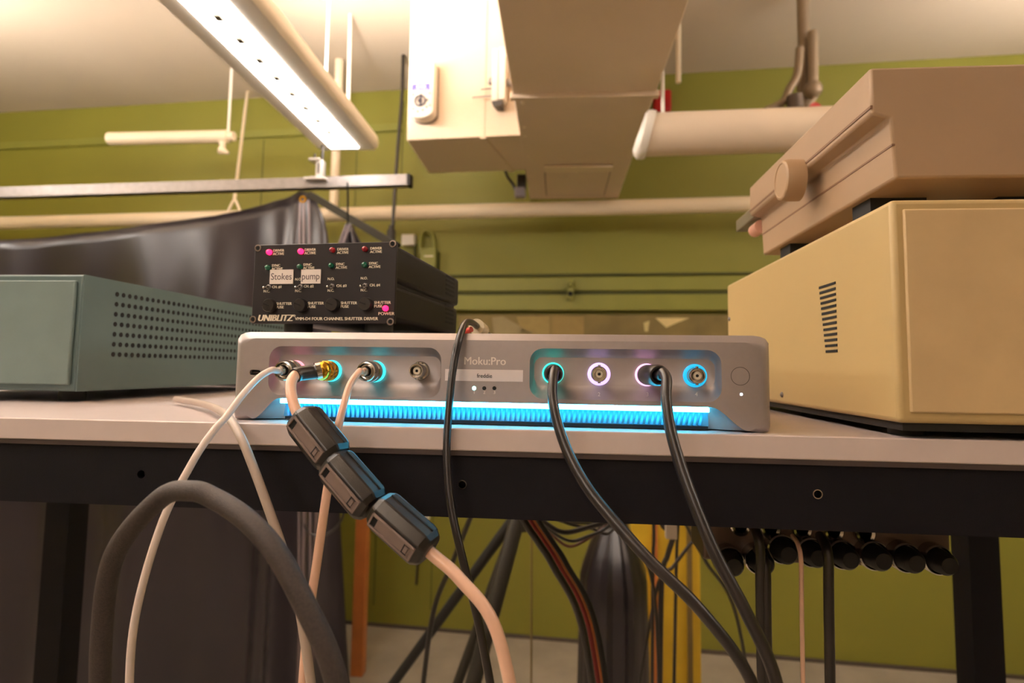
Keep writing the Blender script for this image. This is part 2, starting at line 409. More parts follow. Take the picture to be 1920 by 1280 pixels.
# horizontal round housing at the right of the ducts
hf = Frame((0, 1.62, 0), -2.0)
a = hf.y(1212, 253, 0); b = hf.y(1500, 251, 0)
t = thing('linear_housing', Frame(hf.M @ Vector((a.x, 0, a.z)), -2.0), 'unlit rounded white linear housing hanging right of the trunk duct', 'light housing')
sec = [(.058*math.cos(2*PI*k/32), .058*math.sin(2*PI*k/32)) for k in range(32)]
m = MB().rings([[(0, y, z) for y, z in sec], [(2.2, y, z) for y, z in sec]]); m.build('tube_housing', BEIGEP, t)
m = MB().rings([[(h+z*.26, y*k, z*k) for y, z in sec] for h, k in ((.012, 1.08), (.002, 1.14), (-.010, 1.12), (-.018, .98), (-.022, .7))]); m.build('end_cap', WHITE, t)
q = 1; r0 = hf.y(1243, 212, 0).x-a.x
MB().cyl((r0, 0, .055), (r0-.005, 0, ceil_z-a.z), .005).build('hanger_rod', WHITE, t)
m = MB().cyl((r0+1.5, 0, .055), (r0+1.5, 0, ceil_z-a.z), .005); m.build('hanger_rod', WHITE, t)

# red fire box on the wall
a = wallq(1224, 176); b = wallq(1257, 214)
o = MB().box((a.x, -.05, b.z), (b.x, 0, a.z)).build('alarm_box', mat('signal_red', (176, 20, 22), .4), bevel=.01); o.matrix_world = WL.M
tag(o, 'red alarm box on the green wall above the white linear housing', 'alarm')
# valve cluster at the upper right
Y = 2.3
A = P(1500, 180, Y)
t = thing('valve_cluster', Frame(A), 'cluster of grey pipe valves and elbows at the upper right', 'valves')
GP = mat('valve_grey', (150, 132, 110), .4, .3)
def q(px, py, dy=0): return P(px, py, Y+dy)-A
MB().tube([q(1436, 208), q(1455, 200), q(1472, 188), q(1480, 168), q(1495, 140), q(1500, 90)], .016).build('elbow_pipe', GP, t)
MB().tube([Vector((q(1508, 100, .05).x, .05, ceil_z-A.z)), q(1508, 100, .05), q(1506, 160, .05), q(1508, 205, .05)], .024).build('main_pipe', GP, t)
m = MB().ball(q(1524, 168), .035); m.cyl(q(1524, 168), q(1524, 60), .02); m.build('valve_body', GP, t)
MB().cyl(q(1512, 200, -.03), q(1530, 182, -.03), .008).build('lever', GP, t)
m = MB().cyl(q(1490, 180, -.04), q(1492, 206, -.04), .03); m.build('coupling', mat('dark_coupling', (96, 84, 76), .4, .4), t)
m = MB().lathe([(.022, -.004), (.022, .004)], q(1528, 203, -.05)); m.build('red_handle', mat('signal_red_dull', (190, 60, 60), .4), t)
own_origin(tag(MB().cyl(P(1272, 40, 2.5), P(1272, 155, 2.5), .011).build('drop_pipe', PIPEM), 'short cream pipe end hanging above the red alarm box', 'pipe'))

# ---- wall fittings low on the green wall
def wthing(name, px, py, label, cat):
    q = wallq(px, py); return thing(name, Frame(WL.M @ Vector((q.x, 0, q.z)), -3.5), label, cat), q
t, q0 = wthing('switch_box', 769, 452, 'small white outlet box on the green wall above the shutter driver', 'outlet box')
MB().box((-.036, -.04, -.03), (.036, 0, .03)).build('cover', WHITE, t, bevel=.004)
MB().cyl((.035, -.015, -.02), (.035, -.015, -.5), .008).build('conduit', SEAM_SHADE, t)
t, q1 = wthing('junction_box', 808, 485, 'green painted junction box with an arched conduit on the wall', 'junction box')
MB().box((-.042, -.06, -.055), (.042, 0, .045)).build('cover', GREENP, t, bevel=.004)
MB().tube([(-.055, -.02, .02), (-.055, -.02, .1), (-.03, -.02, .145), (.005, -.02, .13), (.022, -.02, .08), (.022, -.02, .04)], .009).build('arched_conduit', GREENP, t)
m = MB().box((.042, -.03, -.07), (.05, 0, .03)); m.build('hinge', SEAM_SHADE, t)
m = MB().box((-.02, -.061, .0), (.03, -.058, .006)); m.build('latch', PIPEM, t)
t, q2 = wthing('conduit_clamp', 1071, 546, 'small dark clamp on the wall ledge left of the cream instrument', 'clamp')
m = MB().box((-.016, -.075, -.05), (.016, -.05, .05)); m.ball((0, -.08, .02), .012); m.box((-.03, -.07, .004), (.03, -.05, .014)); m.build('plate', GREENP, t, bevel=.003)
for z in (.022, -.022): MB().cyl((0, -.075, z), (0, -.085, z), .012).build('bolt', DARK, t)
# dim board and papers behind the instrument
a = wallq(862, 590); b = wallq(1420, 592)
t = thing('notice_board', WL, 'dim olive notice board low on the green wall behind the instruments', 'notice board')
MB().box((a.x, -.03, a.z-.5), (b.x, 0, a.z)).build('board', mat('olive_board', (124, 108, 60), .6, var=.25, scale=5), t, bevel=.003)
for i, (pts, colr) in enumerate((([(925, 596), (945, 594), (1002, 626), (930, 640)], (150, 136, 96)), ([(970, 594), (1031, 594), (1031, 640), (985, 640)], (152, 132, 76)),
             ([(1036, 594), (1095, 594), (1095, 640), (1036, 640)], (146, 124, 70)), ([(1228, 597), (1291, 597), (1268, 606), (1248, 615)], (220, 200, 140)), ([(1206, 606), (1217, 602), (1214, 622), (1208, 622)], (206, 190, 130)))):
    v = [wallq(x, y) for x, y in pts]
    o = MB().rings([[(p.x, -.033, p.z) for p in v], [(p.x, -.031, p.z) for p in v]]).build('sheet', mat('paper_%d' % i, colr, .6), t)

# ================================================================== DRAPE
def drape_top(px):
    pts = [(-200, 470), (60, 447), (250, 425), (405, 406), (450, 395), (505, 379), (545, 368), (567, 358), (585, 362), (600, 392), (611, 415), (617, 450)]
    for (a, b), (c, d) in zip(pts, pts[1:]):
        if a <= px <= c: return b+(d-b)*(px-a)/(c-a)
    return pts[-1][1]
t = thing('black_drape', Frame(P(567, 358, 1.8)), 'black vinyl laser drape hanging from the strut rail', 'drape')
Mi = Matrix.Translation(-P(567, 358, 1.8))
bm = bmesh.new(); NX, NZ = 170, 40; grid = []
for i in range(NX+1):
    px = -180+797*i/NX
    top = P(px, drape_top(px), 2.2)
    col = []
    for j in range(NZ+1):
        f = j/NZ; z = top.z+(0.03-top.z)*f
        k = i/NX*26
        amp = .028*min(1, .25+f*2.2)
        near = math.exp(-((px-575)/55)**2)
        fold = amp*((1.5-near)*math.sin(k*.62+.9*math.sin(k*.23)+f*1.6+.6)+.5*math.sin(k*1.5+1.3-f*2)+near*.9*math.sin(k*4.1))
        sag = .10*math.exp(-((px-567)/70)**2)*(1-math.exp(-f*6))
        fan = (px-567)/900*f*.25+max(0, px-567)/50*.55*f
        col.append(bm.verts.new((top.x+fan*.3, 2.2+fold-sag*.3, z)))
    grid.append(col)
for i in range(NX):
    for j in range(NZ): bm.faces.new((grid[i][j], grid[i+1][j], grid[i+1][j+1], grid[i][j+1]))
bm.transform(Mi); me = bpy.data.meshes.new('curtain_panel'); bm.to_mesh(me); bm.free(); me.materials.append(VINYL); me.shade_smooth()
o = bpy.data.objects.new('curtain_panel', me); COL.objects.link(o); o.parent = t
sm = o.modifiers.new('s', 'SOLIDIFY'); sm.thickness = .002
o0 = P(567, 358, 2.2)
# seam tapes and grommet
m = MB()
for px0, px1 in ((564, 562), (569, 569), (576, 579)):
    m.tube([P(px0, 372, 2.14)-o0, P(px0+(px1-px0)*.5, 420, 2.11)-o0, P(px1, 600, 2.10)-o0, P(px1, 980, 2.10)-o0], .0035, n=6)
m.build('hem', mat('drape_hem', (110, 98, 102), .35), t)
m = MB().lathe([(.011, 0), (.011, .004), (.006, .004), (.006, 0)], P(568, 371, 2.12)-o0, cap=False); m.build('grommet', GOLD, t)
# second drape, a dark triangular flap
o1 = o0
bm = bmesh.new(); grid = []
for i in range(31):
    f = i/30; col = []
    tx = 634+f*8; bx = 612+f*70
    for j in range(21):
        g = j/20; p = P(tx+(bx-tx)*g, 408+g*75, 2.3); col.append(bm.verts.new(p-o1+Vector((0, .02*math.sin(f*16)*g, 0))))
    grid.append(col)
for i in range(30):
    for j in range(20): bm.faces.new((grid[i][j], grid[i+1][j], grid[i+1][j+1], grid[i][j+1]))
me = bpy.data.meshes.new('flap'); bm.to_mesh(me); bm.free(); me.materials.append(VINYL); me.shade_smooth()
o = bpy.data.objects.new('flap_panel', me); COL.objects.link(o); o.parent = t
sm = o.modifiers.new('s', 'SOLIDIFY'); sm.thickness = .002
m = MB()
for k in (634, 638, 641): m.tube([P(k, 410, 2.27)-o1, P(k-16, 455, 2.27)-o1, P(k-22, 482, 2.27)-o1], .003, n=6)
m.build('hem', MATS['drape_hem'], t)
m = MB().tube([P(637, 412, 2.3)-o0, P(637, 380, 2.24)-o0, P(636, 345, 2.19)-o0], .003, n=6); m.build('hanging_strap', RUB, t)
# small strap fixture on the cable, above the driver
own_origin(tag(MB().lathe([(.02, 0), (.02, .05), (.012, .06), (.012, .075)], P(733, 452, 2.7), (0, 0, 1)).build('cable_gland', mat('olive_steel', (36, 32, 25))),
    'small grey cable gland where the thin black cable ends', 'fitting'))

# ================================================================== SHELF
XL, XR = -.85, .62; YB = .95
t = thing('equipment_shelf', SH, 'long equipment shelf with pale laminate top and black steel beam', 'shelf')
MB().box((XL, SHY, -.0135), (XR, YB, 0)).build('shelf_board', TOP, t, bevel=.0008)
MB().box((XL, SHY+.0008, -.0165), (XR, YB, -.0135)).build('edge_trim', TRIM, t)
# beam with tapped holes
bz0, bz1 = -.0535, -.0165; by = SHY+.003
bm = bmesh.new()
h1 = SH.y(867, 908, by); h2 = SH.y(1533, 926, by); holes = [(h1.x, h1.z), (h2.x, h2.z), (h1.x-(h2.x-h1.x), h1.z)]
def loop(pts, y):
    vs = [bm.verts.new((x, y, z)) for x, z in pts]
    return vs, [bm.edges.new((vs[i], vs[(i+1) % len(vs)])) for i in range(len(vs))]
out, e0 = loop([(XL, bz0), (XR, bz0), (XR, bz1), (XL, bz1)], by)
ed = list(e0); hl = []
for hx, hz in holes:
    v, e1 = loop([(hx+.0026*math.cos(2*PI*k/20), hz+.0026*math.sin(2*PI*k/20)) for k in range(20)], by); ed += e1; hl.append(v)
bmesh.ops.triangle_fill(bm, use_beauty=True, edges=ed)
for v in hl:
    w2 = [bm.verts.new(p.co+Vector((0, .006, 0))) for p in v]
    for i in range(20): bm.faces.new((v[i], v[(i+1) % 20], w2[(i+1) % 20], w2[i]))
    bm.faces.new(w2)
bk = [bm.verts.new(p.co+Vector((0, .04, 0))) for p in out]
for i in range(4): bm.faces.new((out[i], out[(i+1) % 4], bk[(i+1) % 4], bk[i]))
bm.faces.new(bk[::-1])
mb = MB(); mb.bm.free(); mb.bm = bm; beam = mb.build('beam', BEAM, t, smooth=30)
for hx, hz in holes[:2]:
    MB().lathe([(.0029, .0), (.0027, .0004), (.0022, .0004), (.0020, -.0002), (.0020, -.005)], (hx, by, hz), cap=False, n=24).build('threaded_insert', CHROME, beam)
# uprights that carry it
for x in (XL+.02, XR-.06):
    for y in (SHY+.045, YB-.05):
        MB().box((x, y, -1.3), (x+.04, y+.04, -.0165)).build('upright', BEAM, t)
MB().box((XL, YB-.05, -.0535), (XR, YB-.01, -.0165)).build('rear_beam', BEAM, t)

# ================================================================== LONG FLAT INSTRUMENT (front left bottom origin)
W, H, DP = .343, .0582, .27
t = thing('lab_instrument', MK, 'silver aluminium instrument with eight round ports and a glowing blue light bar', 'instrument')
INST = t
def scurve(xa, za, xb, zb_, n=9):
    return [(xa+(xb-xa)*k/n, za+(zb_-za)*(3*(k/n)**2-2*(k/n)**3)) for k in range(n+1)]
NT = .0148     # notch height
nl = scurve(.016, .0012, .034, NT); nr = scurve(.307, NT, .329, .0012)
def outline(si, ti, bi):
    p = [(si+.004, bi), (.012, bi)] + [(x, max(z, bi*.4)) for x, z in nl] + [(x, max(z, bi*.4)) for x, z in nr] + [(.333, bi), (W-si-.004, bi), (W-si-.0008, bi+.0012), (W-si, bi+.004)]
    p += [(W-si, H-ti-.0048), (W-si-.0018, H-ti-.0020), (W-si-.0050, H-ti-.0006), (W-si-.009, H-ti), (si+.009, H-ti), (si+.0050, H-ti-.0006), (si+.0018, H-ti-.0020), (si, H-ti-.0048)]
    p += [(si, bi+.004), (si+.0008, bi+.0012)]
    return p
bm = bmesh.new()
def ins(y):
    r = .008; s_ = r-math.sqrt(max(0, r*r-(r-min(y, r))**2)); return s_
rings = []
for y in (0, .0006, .0018, .0036, .0044, .008):
    rings.append(([bm.verts.new((x, y, z)) for x, z in outline(ins(y)*.8, max(0, .0044-y), max(0, .003-y))]))
rings.append([bm.verts.new((x, DP, z)) for x, z in outline(0, 0, 0)])
n = len(rings[0])
for a, b in zip(rings, rings[1:]):
    for i in range(n): bm.faces.new((a[i], a[(i+1) % n], b[(i+1) % n], b[i]))
bm.faces.new(rings[-1])
e_out = [bm.edges.get((rings[0][i], rings[0][(i+1) % n])) for i in range(n)]
def rrect(x0, x1, z0, z1, r, y, k=8):
    o_ = []
    for cx, cz, a0 in ((x1-r, z1-r, 0), (x0+r, z1-r, 90), (x0+r, z0+r, 180), (x1-r, z0+r, 270)):
        for j in range(k+1):
            a = math.radians(a0+90*j/k); o_.append((cx+r*math.cos(a), y, cz+r*math.sin(a)))
    return o_
DEP = .0078
def px2(px, py, y=0.): return MK.y(px, py, y)
recs = []
for (a, b) in (((504, 693), (827, 697)), ((993, 700), (1353, 705))):
    xa, xb = px2(*a).x, px2(*b).x
    mid = (a[0]+b[0])/2
    zt_ = px2(mid, (650 if mid < 900 else 654.5)).z; zb2 = px2(mid, (743 if mid < 900 else 751)).z
    recs.append((xa, xb, zb2, zt_))
edges = list(e_out)
for (xa, xb, za, zb2) in recs:
    L0 = rrect(xa, xb, za, zb2, .0085, 0); v0 = [bm.verts.new(p) for p in L0]
    edges += [bm.edges.new((v0[i], v0[(i+1) % len(v0)])) for i in range(len(v0))]
    prev = v0
    for f in (.1, .3, .55, .8, 1.):
        g = f; yy = DEP*(1-(1-f)**1.6)
        L1 = rrect(xa+.0022*g, xb-.0022*g, za+.0085*g, zb2-.0055*g, .0085-.003*g, yy)
        v1 = [bm.verts.new(p) for p in L1]
        for i in range(len(v1)): bm.faces.new((prev[i], prev[(i+1) % len(v1)], v1[(i+1) % len(v1)], v1[i]))
        prev = v1
    bm.faces.new(prev)
u = px2(478, 698)
L0 = [bm.verts.new(p) for p in rrect(u.x-.0038, u.x+.0038, u.z-.0018, u.z+.0018, .00178, 0, 4)]
edges += [bm.edges.new((L0[i], L0[(i+1) % len(L0)])) for i in range(len(L0))]
L1 = [bm.verts.new(p.co+Vector((0, .005, 0))) for p in L0]
for i in range(len(L0)): bm.faces.new((L0[i], L0[(i+1) % len(L0)], L1[(i+1) % len(L0)], L1[i]))
bm.faces.new(L1)
bmesh.ops.triangle_fill(bm, use_beauty=True, edges=edges)
mb = MB(); mb.bm.free(); mb.bm = bm; body = mb.build('body', ALU, t, smooth=25)
MB().box((u.x-.0036, .002, u.z-.0012), (u.x+.0036, .0045, u.z+.0012)).build('usb_port', DARK, t, bevel=.0005)
MB().box((u.x-.002, .0012, u.z-.0004), (u.x+.002, .003, u.z+.0003)).build('usb_tongue', mat('usb_tongue', (70, 50, 46)), t)
# light bar and grille
CY_L = (.02, .62, 1.0)
MB().box((.034, .0005, NT-.0033), (.3065, .0035, NT-.0002)).build('light_bar', emi('cyan_light_bar', (.05, .66, 1.0), 24.0), t, bevel=.0006)
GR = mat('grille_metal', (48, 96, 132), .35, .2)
for pts in (nl, nr):
    rr = [[(x, .0004, z+.0002), (x, .001+.0045*z/NT, z*.93+.0001), (x, .002+.0065*z/NT, z*.62+.0003), (x, .003+.0070*z/NT, z*.28+.0006), (x, .004+.0072*z/NT, .0008), (x, .014, .0008), (x, .014, z+.0002)] for x, z in pts]
    MB().rings(rr).build('vent_shoulder', ALU, t)
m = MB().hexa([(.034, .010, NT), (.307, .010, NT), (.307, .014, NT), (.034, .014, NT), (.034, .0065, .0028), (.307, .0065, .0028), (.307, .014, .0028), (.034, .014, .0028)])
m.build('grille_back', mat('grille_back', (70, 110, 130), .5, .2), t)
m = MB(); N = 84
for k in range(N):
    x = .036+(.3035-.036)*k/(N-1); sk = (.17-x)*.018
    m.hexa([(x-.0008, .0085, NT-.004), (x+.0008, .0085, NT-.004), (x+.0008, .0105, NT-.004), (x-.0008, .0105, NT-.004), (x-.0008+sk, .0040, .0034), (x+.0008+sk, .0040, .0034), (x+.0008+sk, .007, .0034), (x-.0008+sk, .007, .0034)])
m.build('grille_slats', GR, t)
MB().box((.034, .0085, .0004), (.307, .02, .0030)).build('base_strip', mat('dark_base', (18, 22, 34), .4), t)
# jacks
def jack(cx, cz, name='port_jack'):
    pr = [(0.0062, -.0004), (.0062, .0008), (.0055, .0016), (.0047, .0016), (.0047, .0098), (.0043, .0104), (.0038, .0104), (.0038, .003), (.0026, .003), (.0026, .0085), (.0022, .009), (.001, .009), (.0008, .004), (0, .004)]
    j = MB().lathe(pr[:9], (cx, DEP, cz), n=32, cap=False); j.cyl((cx-.0065, DEP-.0068, cz), (cx+.0065, DEP-.0068, cz), .0008, n=10) if 0 else None
    for s in (-1, 1): j.cyl((cx, DEP-.0075, cz+s*.0045), (cx, DEP-.0075, cz+s*.0056), .0009, n=10)
    jo = j.build(name, CHROME, t)
    MB().lathe(pr[8:], (cx, DEP, cz), n=24, cap=False).build('insulator', PERF, jo)
    MB().lathe([(.0009, .0), (.0009, .0088), (0, .0088)], (cx, DEP, cz), n=12, cap=False).build('centre_contact', DARK, jo)
    return jo
def ring(cx, cz, ri, ro, m_, jo):
    MB().lathe([(ri, -.0002), (ri, .0018), ((ri+ro)/2, .0023), (ro, .0018), (ro, -.0002)], (cx, DEP, cz), n=40, cap=False).build('light_ring', m_, jo)
ports = [(555, 694.5, .0058, .0068, ('ring_pink', (1, .42, .5), 1.3)), (622, 695, .0060, .0070, ('ring_cyan', (.06, .85, .95), 1.4)), (704, 696, .0060, .0070, ('ring_cyan', (.06, .85, .95), 1.4)), (788.5, 695, 0, 0, None),
         (1037, 699.5, .0061, .0068, ('ring_teal', (.05, .75, .62), 1.8)), (1123, 701, .0050, .0071, ('ring_lavender', (.72, .56, 1.0), 1.3)), (1212, 702.5, .0060, .0070, ('ring_rose', (1, .62, .95), 1.3)), (1302.5, 704, .0050, .0071, ('ring_azure', (.02, .55, .9), .9))]
PC = []
for px, py, ri, ro, c in ports:
    p = px2(px, py, DEP); PC.append((p.x, p.z)); jo = jack(p.x, p.z)
    if c: ring(p.x, p.z, ri, ro, emi(*c), jo)
# lettering and indicators
m = MB(); q = px2(869, 683); m.text('Moku:Pro', .0070, T(q.x, -.0001, q.z), bold=.00013, sx=.97)
for px, s in ((889, '1'), (908, '2'), (927, '3')):
    q = px2(px, 738); m.text(s, .0030, T(q.x, -.0001, q.z), ax='CENTER', bold=.00005)
m.build('lettering', GREYINK, t, smooth=0)
m = MB()
for px, s in ((1123, '2'), (1213, '3'), (1304, '4'), (1037, '1')):
    q = px2(px, 742, .0045); m.text(s, .0034, T(q.x, .0014, q.z), ax='CENTER')
m.build('port_number', GREYINK, t, smooth=0)
for px, on in ((889, 1), (908, 0), (927, 0)):
    q = px2(px, 727.5)
    MB().lathe([(.00125, -.0004), (.00125, .0002), (.0008, .0005), (0, .0006)], (q.x, 0, q.z), n=16, cap=False).build('status_light', emi('status_on', (.35, 1, .86), 6) if on else DARK, t)
q = px2(1390, 739)
MB().lathe([(.0008, -.0004), (.0008, .0002), (0, .0004)], (q.x, 0, q.z), n=16, cap=False).build('power_light', emi('white_led', (.92, .92, 1), 5), t)
q = px2(1388, 705)
MB().lathe([(.0052, -.0002), (.0052, .00005), (.0055, .0001), (.0055, -.0002)], (q.x, 0, q.z), n=40, cap=False).build('power_button_ring', TRIM, t)
MB().lathe([(.0051, -.0005), (.0051, .00012), (0, .00012)], (q.x, 0, q.z), n=40, cap=False).build('power_button', ALU, t)
a = px2(835, 691.5); b = px2(980.5, 716)
st = MB().box((a.x, -.00022, b.z+.0001), (b.x, -.00001, a.z)).build('name_sticker', mat('clear_label_film', (226, 216, 216), .35), t)
st['label'] = 'pale name sticker'
q = px2(908.5, 707); MB().text('freddie', .0037, T(q.x, -.0003, q.z-.0003), ax='CENTER', bold=.00004, sx=.93, ext=.00003).build('sticker_lettering', BLACKINK, st, smooth=0)

# ================================================================== SHUTTER DRIVER
zt_ = 1.3+H
DYaw = -5.0
dz = .009
# find front right bottom corner depth from foot height
def corner(px, py, z):
    r = ray(px, py); return C0 + r*((z-CAMZ)/r.z)
rb = corner(739.5, 607, zt_+dz)
WD = .112
fr0 = Frame(rb, DYaw)
lp = fr0.y(471, 604, 0)
WD = -lp.x
DRV = Frame(fr0.M @ Vector((-WD, 0, 0)), DYaw)
tl = DRV.y(479, 459.5, 0); tr = DRV.y(742.5, 452, 0); HD = (tl.z+tr.z)/2
print('driver', WD, HD, rb, tl, tr)
t = thing('shutter_driver', Frame(DRV.M @ Vector((0, 0, -dz)), DYaw), 'black four channel shutter driver box standing on the silver instrument', 'controller')
O_ = Vector((0, 0, dz))
def dpx(px, py, y=0):
    return DRV.y(px, py, y)+O_
FT = .0035; DD = DRV.x(864, 545, WD).y; print('DD', DD)
def dface(m): return m
LEAN = 0.
pan = MB().box((0, 0, dz), (WD, FT, dz+HD)).build('front_panel', DRVM, t, bevel=.0006)
hs = HD*.5
m = MB().box((.003, FT, dz+hs+.0012), (WD-.002, DD, dz+HD-.001)); m.build('upper_case', CASE, t, bevel=.0035, seg=3)
m = MB().box((.003, FT, dz+.002), (WD-.002, DD-.004, dz+hs-.0012)); m.build('lower_case', CASE, t, bevel=.0035, seg=3)
MB().box((.004, FT, dz+hs-.003), (WD-.0045, DD-.01, dz+hs+.003)).build('case_gap', DARK, t)
m = MB()
for k in range(5):
    for zb2 in (dz+hs+.008, dz+.011):
        z = zb2+k*.0055*HD/.08
        m.box((WD-.0022, DD*.74-.0*k, z), (WD-.0018, DD*.90, z+.0022))
m.build('side_vent', DARK, t)
for x in (.02*WD/.112+.006, WD-.022):
    for y in (.015, DD-.03):
        MB().lathe([(.0095, 0), (.0105, dz*.5), (.0105, dz+.002)], (x+.004, y, 0), (0, 0, 1)).build('rubber_foot', RUB, t)
k_ = WD/.112
for px, py in ((484, 465), (736.5, 457), (474.5, 598.5), (732, 603)):
    q = dpx(px, py); so = MB().lathe([(.0026*k_, 0), (.0026*k_, .0004), (.0018*k_, .0005), (.0016*k_, -.0003), (0, -.0003)], (q.x, -.0001, q.z), n=20, cap=False).build('panel_screw', mat('screw_ring', (128, 114, 104), .4, .5), pan)
    MB().cyl((q.x, -.0001, q.z), (q.x, -.0004, q.z), .0012*k_, n=6).build('screw_socket', DARK, so)
# lettering
m = MB()
def dt(s, px, py, size, bold=.00006, shear=0, sx=1., rot=-1.0):
    q = dpx(px, py); m.text(s, size*.9*k_, T(q.x, -.00012, q.z) @ Matrix.Rotation(math.radians(0), 4, 'Y'), bold=bold*k_, shear=shear, sx=sx)
cols = [(0, 0), (59, -1.5), (120, -2.5), (182, -4)]
for i, (dx, dy) in enumerate(cols):
    dt('DRIVER\nACTIVE', 512+dx*1.0 if i else 512, 472+dy, .0030, .00013, sx=1.0)
    dt('SYNC\nACTIVE', 509.5+dx*1.0, 500+dy, .0030, .00013, sx=1.0)
    dt('CH. #%d' % (i+1), 510+dx*1.005, 540+dy*.8, .0030, .00013, sx=.98)
    if i: dt('N.O.', 494+dx*1.0, 527+dy*.8, .0030, .00008)
    dt('N.C.', 494+dx*1.0, 548+dy*.5, .0030, .00008)
    dt('SHUTTER\nFUSE', 517.5+dx*1.01, 571.5+dy*.5, .0031, .00013, sx=1.07)
dt('POWER', 709, 590.5, .0034, .00009, sx=1.15)
dt('UNIBLITZ', 482, 601.5, .0074, .00026, shear=.25, sx=.98)
dt('\u00ae', 550, 594, .0026)
dt('VMM-D4 FOUR CHANNEL SHUTTER DRIVER', 553, 600, .0035, .00015, sx=1.04)
m.build('panel_lettering', INK, pan, smooth=0)
REDON = emi('red_led_lit', (1, .012, .09), 4.0); REDOFF = mat('red_led_off', (150, 24, 34), .2, coat=.5); GRNOFF = mat('green_led_off', (10, 96, 72), .2, coat=.5)
def led(px, py, m_, r=.0021, nm='indicator_light'):
    q = dpx(px, py); MB().lathe([(r*k_, 0), (r*k_, .0012*k_), (r*.8*k_, .0024*k_), (r*.45*k_, .003*k_), (0, .0032*k_)], (q.x, 0, q.z), n=20, cap=False).build(nm, m_, t)
for i, (px, py) in enumerate(((506, 473), (565, 471.5), (624, 469), (685, 467))): led(px, py, REDON if i < 2 else REDOFF)
for px, py in ((503.5, 501.5), (563, 500), (622, 498), (684, 496.5)): led(px, py, GRNOFF)
led(723.5, 578, REDON)
for px, py in ((502, 537.5), (561.5, 537), (621, 536), (683, 535)):
    q = dpx(px, py, -.002)
    ts = MB().lathe([(.0020*k_, 0), (.0020*k_, .001*k_), (.0015*k_, .0012*k_), (.0015*k_, .002*k_), (.0010*k_, .002*k_), (.001*k_, .0008*k_)], (q.x, 0, q.z), n=6).build('toggle_switch', STEEL, t)
    MB().lathe([(.0004*k_, 0), (.0007*k_, .0036*k_), (.0009*k_, .0044*k_), (.0003*k_, .0050*k_)], (q.x, -.001*k_, q.z), (-.42, -1, -.22), n=12).build('lever', CHROME, ts)
for px, py in ((502, 572), (561, 571.5), (621, 570.5), (683, 569.5)):
    q = dpx(px, py, -.004*k_)
    fc = MB().lathe([(.0050*k_, 0), (.0048*k_, .0036*k_), (.0044*k_, .0042*k_)], (q.x, 0, q.z), n=28).build('fuse_cap', PLAST, t)
    MB().box((-.004*k_, -.0002, -.0004*k_), (.001*k_, .0003, .0004*k_), T(q.x, -.0043*k_, q.z) @ Matrix.Rotation(.35, 4, 'Y')).build('screw_slot', DARK, fc)
for (ax, ay, bx, by_, s, fs) in ((507.5, 506, 550, 532 , 'Stokes', .0071), (566, 505.5, 601.5, 531.5, 'pump', .0071)):
    a = dpx(ax, ay); b = dpx(bx, by_)
    lb = MB().box((a.x, -.0008, b.z), (b.x, -.0001, a.z)).build('paper_label', LABELP, pan); lb['label'] = 'white paper label'
    MB().text(s, fs*k_, T((a.x+b.x)/2, -.0009, (a.z+b.z)/2-.0024*k_), ax='CENTER', sx=.88, ext=.00004).build('label_lettering', BLACKINK, lb, smooth=0) if 0 else None
    m = MB().text(s, fs*k_, T((a.x+b.x)/2, -.0009, (a.z+b.z)/2-.0022*k_), ax='CENTER', sx=.9, ext=.00004); m.build('label_lettering', mat('grey_ink', (84, 72, 76), .6), t if 0 else pan, smooth=0)

# ================================================================== TEAL PERFORATED INSTRUMENT (left)
TX = -.44
zt2 = SH.x(440, 569.5, TX).z; 
t = thing('perforated_instrument', Frame((TX, 0, 1.3)), 'grey teal instrument with perforated side panel at the left end of the shelf', 'instrument')
zb0 = .010
yA, yB = .50, .93
MB().box((-.26, yA, zb0), (-.0012, yB, zt2)).build('case', TEAL, t, bevel=.002)
bm = bmesh.new()
out = [(yA+.001, zb0), (yB-.001, zb0), (yB-.001, zt2), (yA+.001, zt2)]
vs = [bm.verts.new((0, y, z)) for y, z in out]; ed = [bm.edges.new((vs[i], vs[(i+1) % 4])) for i in range(4)]
me_holes = []
hy0, hz0 = SH.x(421, 585, TX), SH.x(421, 671, TX)
nz_ = 7; pitch = (hy0.z-hz0.z)/6
ny_ = int((yB-.03-yA-.04)/(pitch*.86))
MB().box((-.0012, yA, zb0), (0, yB, zt2)).build('side_panel', TEAL, t)
m = MB()
for i in range(ny_):
    for k in range(nz_):
        y = yA+.04+i*pitch*.86; z = hz0.z+k*pitch
        m.cyl((-.0005, y, z), (.0003, y, z), pitch*.24, n=10)
m.build('perforation', DARK, t)
bm.free()
for x in (-.235, -.03):
    for y in (yA+.03, yB-.05):
        MB().cyl((x, y, 0), (x, y, zb0+.001), .011).build('foot', RUB, t)
MB().box((-.255, yA-.004, zb0+.006), (-.006, yA, zt2-.006)).build('front_panel', mat('teal_front', (104, 122, 120), .5), t, bevel=.001)

